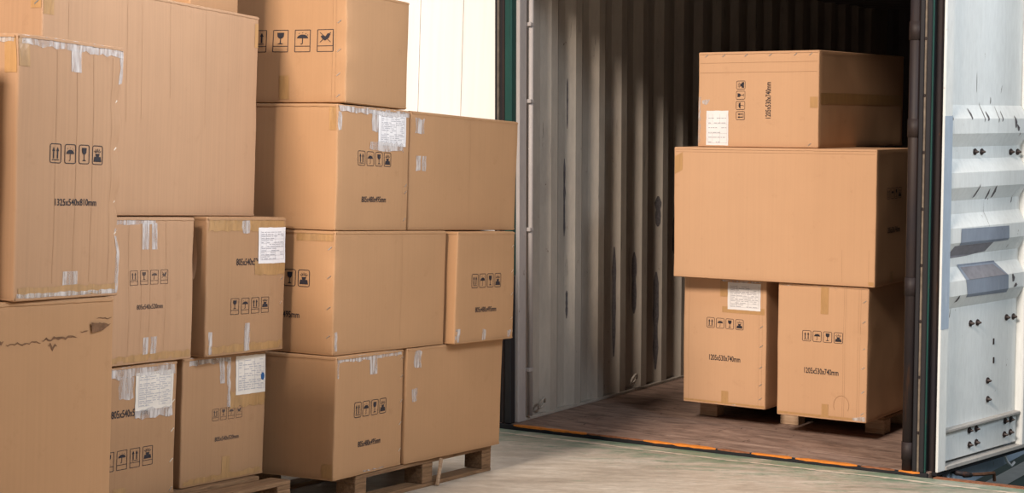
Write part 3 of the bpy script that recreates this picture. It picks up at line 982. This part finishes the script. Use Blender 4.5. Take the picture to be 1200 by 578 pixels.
c = Carton('carton', 'upper rear plain carton against the white wall on the right hall pallet', LM(-.467, 7.711, 1.176, 59.93), .955, .50, .534, CARD, 15, .003, .004, group=G_B)
c.strip('clear_tape', 'front', .04, .11, .43, .50, TAPE_W, rag=.006); c.strip('clear_tape', 'front', .05, .085, .27, .335, TAPE_W, rag=.003); c.strip('clear_tape', 'front', .095, .13, .27, .335, TAPE_W, rag=.003)
c.creases('front', [.51]); c.flapline()

c = Carton('carton', 'topmost carton with large square handling symbols', LM(-.715, 7.243, 1.712, 62.56), .50, .805, .475, CARD, 17, .004, .004,
           dents=(((0, 0, .1), .06, .010), ((0, 0, .25), .05, .012), ((0, 0, .4), .05, .010)), group=G_B)
c.symbols('left', .53, .262, .082, ('up', 'glass', 'umbrella', 'hand'), 'square', 1.38, asp=.80)
c.strip('brown_tape_patch', 'left', .47, .52, .015, .115, TAPE_B); c.creases('left', [.735, .752]); c.staples('left', [.768], [.03, .12, .22, .34, .44]); c.flapline()

# ---- middle stack (pallet with labelled cartons) and the long carton on top
G_K = 'cartons on the labelled hall stack'
KY = 61.7
c = Carton('carton', 'bottom left labelled carton half hidden by the torn carton', LM(-1.540, 6.223, .1505, 61.6), .535, .78, .517, CARD_D, 21, .003, .004, group=G_K)
c.symbols('front', .262, .165, .060, ('glass', 'umbrella', 'up', 'stack'), 'square', 1.24, asp=.85); c.text('front', .262, .338, .205, .028, '805x540x520mm')
c.label('front', .290, .510, .340, .485, PAPER_C, 14, text='cream printed label under clear tape')
c.strip('clear_tape', 'front', .05, .52, .470, .512, TAPE_W, .0034, rag=.006); c.strip('clear_tape', 'front', .20, .28, .39, .475, TAPE_W, rag=.004)
c.strip('clear_tape', 'front', .29, .51, .310, .345, TAPE_W, .0034, rag=.006); c.strip('brown_tape_patch', 'front', .18, .25, .003, .06, TAPE_B)
c.staples('front', [.515], [.02, .13, .25, .36]); c.flapline()

c = Carton('carton', 'bottom right carton with blue-dotted label on the labelled hall stack', LM(-1.279, 6.770, .1505, 59.66), .519, .78, .517, CARD_D, 22, .003, .004, group=G_K)
c.symbols('front', .275, .275, .040, ('up', 'glass', 'umbrella', 'hand'), 'square', 1.22, mat=INK_FADED); c.text('front', .275, .175, .150, .018, '805x540x520mm', mat=INK_FADED)
c.label('front', .325, .515, .345, .505, PAPER_C, 14, dot=True, text='cream printed label with a blue dot')
c.strip('brown_tape_patch', 'front', .29, .515, .295, .36, TAPE_B, .0014, rag=.006); c.strip('clear_tape', 'front', .04, .30, .485, .512, TAPE_W, rag=.005)
c.strip('clear_tape', 'front', .225, .255, .40, .505, TAPE_W, .0016, rag=.003); c.strip('clear_tape', 'front', .272, .29, .30, .5, TAPE_W, .0016, rag=.004)
c.strip('brown_tape_patch', 'front', .02, .51, .004, .03, TAPE_B, rag=.006); c.strip('brown_tape_patch', 'front', .25, .30, .01, .10, TAPE_B); c.flapline()

c = Carton('carton', 'upper left streaked carton with small faded symbols on the labelled stack', LM(-1.492, 6.288, .670, 61.9), .528, .78, .553, CARD_S, 23, .004, .006, group=G_K)
c.symbols('front', .265, .325, .045, ('up', 'glass', 'umbrella', 'hand'), 'square', 1.27, mat=INK_FADED); c.text('front', .27, .215, .150, .018, '805x540x520mm', mat=INK_FADED)
c.strip('clear_tape', 'front', .225, .265, .43, .53, TAPE_W); c.strip('clear_tape', 'front', .28, .31, .43, .53, TAPE_W)
c.strip('clear_tape', 'front', .06, .30, .525, .545, TAPE_W, rag=.004); c.strip('clear_tape', 'front', .24, .27, .035, .10, TAPE_W); c.strip('clear_tape', 'front', .285, .32, .035, .10, TAPE_W)
c.strip('brown_tape_patch', 'front', .06, .52, .004, .035, TAPE_B, rag=.006); c.creases('front', [.15, .22, .27, .36]); c.flapline()
m = MB()
fz = [(.529, .548), (.540, .50), (.550, .45), (.556, .40), (.553, .35), (.542, .318), (.534, .31)]
m.sweep([(x_-c.C.x, 0, z_) for x_, z_ in fz], [(0, .004-c.C.y, 0), (0, .16-c.C.y, 0)])
m.sweep([(x_-c.C.x-.003, 0, z_) for x_, z_ in fz], [(0, .004-c.C.y, 0), (0, .16-c.C.y, 0)])
m.build('loose_flap', CARD_S, c.e, True)['label'] = 'curled loose cardboard flap'

c = Carton('carton', 'upper right carton with folded label beside the streaked carton', LM(-1.198, 6.795, .670, 62.11), .525, .78, .556, CARD_D, 24, .004, .005, group=G_K)
c.symbols('front', .285, .195, .054, ('glass', 'umbrella', 'up', 'stack'), 'square', 1.26); c.text('front', .285, .375, .20, .028, '805x540x520mm')
c.label('front', .330, .518, .365, .515, PAPER, 14, text='white printed label below the top edge')
c.strip('brown_tape_patch', 'front', .31, .52, .32, .372, TAPE_B, .0014, rag=.005); c.strip('brown_tape_patch', 'front', .01, .52, .50, .55, TAPE_B, rag=.006)
c.strip('clear_tape', 'front', .22, .27, .49, .545, TAPE_W, .0018, rag=.006); c.strip('clear_tape', 'front', .02, .04, .01, .10, TAPE_W, rag=.003)
c.strip('brown_tape_patch', 'front', .02, .52, .004, .04, TAPE_B, rag=.006); c.strip('clear_tape', 'front', .25, .29, .01, .12, TAPE_W, .0018, rag=.006)
c.staples('front', [.5], [.2, .3]); c.flapline()

c = Carton('carton', 'long tall carton with wide plain side above the labelled stack', LM(-1.642, 5.986, 1.2265, 65.6), 1.36, .54, .831, CARD_S, 25, .005, .004, group=G_K)
c.creases('front', [.14, .47, .56, .98], .35); c.creases('front', [.74], .45); c.staples('left', [.515], [.06, .74]); c.strip('brown_tape_patch', 'front', .005, .06, .70, .83, TAPE_B)
c.strip('brown_tape_patch', 'left', .49, .535, .72, .83, TAPE_T); c.strip('brown_tape_patch', 'front', 1.33, 1.355, .70, .80, TAPE_T); c.flapline()

dv, lv = Vector((math.cos(rad(65.6)), math.sin(rad(65.6)), 0)), Vector((-math.sin(rad(65.6)), math.cos(rad(65.6)), 0))
p = Vector((-1.642, 5.986, 0)) + dv*.985 + lv*.085
c = Carton('carton', 'small carton standing on the long tall carton at the top edge', LM(p.x, p.y, 2.058, 65.6), .345, .40, .36, CARD, 26, .003, .003)
c.flapline()

# ---- nearest stack
p = Vector((-1.896, 4.363, 0)) + r_*(-.03) + l_*.02
c = Carton('carton', 'added unseen carton shading the clear taped one, past the left picture edge', LM(p.x, p.y, .984, 61.73), .72, .90, .785, CARD, 33, .003, .003)  # out of view, added to shade the left face of the taped carton
c.flapline()
c = Carton('carton', 'large plain carton with a torn gash nearest the camera', LM(-1.896, 4.363, .1505, 61.73), 1.325, .98, .832, CARD, 31, .003, .003)
c.flapline()
def tear(u0, u1, v, amp, th, seed):
    rr = random.Random(seed); n = max(4, int((u1-u0)/.010)); top, bot = [], []
    for i in range(n+1):
        u = u0+(u1-u0)*i/n; k = math.sin(math.pi*i/n)**.5 if 0 < i < n else 0
        vv = v+rr.uniform(-amp, amp)
        top.append((u, vv+th*k*rr.uniform(.3, 1))); bot.append((u, vv-th*k*rr.uniform(.3, 1)))
    vs_ = top+bot; fs = [(i, n+1+i, n+2+i, i+1) for i in range(n)]
    c.decal('tear', 'front', vs_, fs, TORN, .0012, label='ragged brown tear')
tear(.80, .845, .715, .006, .008, 1); tear(.85, 1.0, .705, .004, .0035, 2); tear(1.0, 1.16, .712, .005, .006, 4); tear(1.03, 1.07, .690, .008, .008, 5); tear(1.17, 1.21, .728, .003, .003, 6)
tear(1.215, 1.31, .745, .004, .010, 7)
c.decal('torn_flap', 'front', [(1.215, .755), (1.30, .745), (1.27, .728), (1.22, .722)], [(0, 3, 2, 1)], TORN, .006, label='lifted brown corner of the tear')
tear(1.24, 1.315, .765, .004, .003, 9)

c = Carton('carton', 'tall carton with clear taped edges stacked on the torn carton', LM(-1.472, 5.115, .984, 65.1), .498, 1.20, .798, CARD_S, 32, .004, .004,
           dents=(((.498, 0, .62), .05, .016), ((.498, 0, .47), .05, .018), ((.498, 0, .30), .05, .020), ((.498, 0, .2), .04, .012), ((0, 0, .798), .05, .010)))
c.symbols('front', .27, .448, .052, UUGS, gap=1.27); c.text('front', .27, .300, .195, .021, '1325x540x810mm')
c.creases('front', [.17, .265, .345, .44], .05, .76); c.strip('clear_tape', 'front', .02, .49, .765, .794, TAPE_W, .002, rag=.005)
c.strip('clear_tape', 'front', .235, .285, .70, .77, TAPE_W, .0016); c.strip('clear_tape', 'front', .22, .29, .02, .085, TAPE_W)
c.strip('clear_tape', 'front', .01, .49, .004, .022, TAPE_W, .002, rag=.003); c.strip('clear_tape', 'front', .477, .494, .02, .22, TAPE_W, rag=.004); c.strip('clear_tape', 'front', .477, .494, .68, .78, TAPE_W, rag=.003)
c.strip('brown_tape_patch', 'left', 1.15, 1.195, .68, .79, TAPE_T); c.strip('brown_tape_patch', 'front', .004, .05, .70, .79, TAPE_B)
c.strip('brown_tape_patch', 'front', .02, .48, .012, .04, TAPE_B, .0014, rag=.004); c.strip('clear_tape', 'left', 1.0, 1.19, .772, .794, TAPE_W, .002, rag=.003)
c.staples('front', [.475], [.2, .3, .47, .62]); c.flapline()
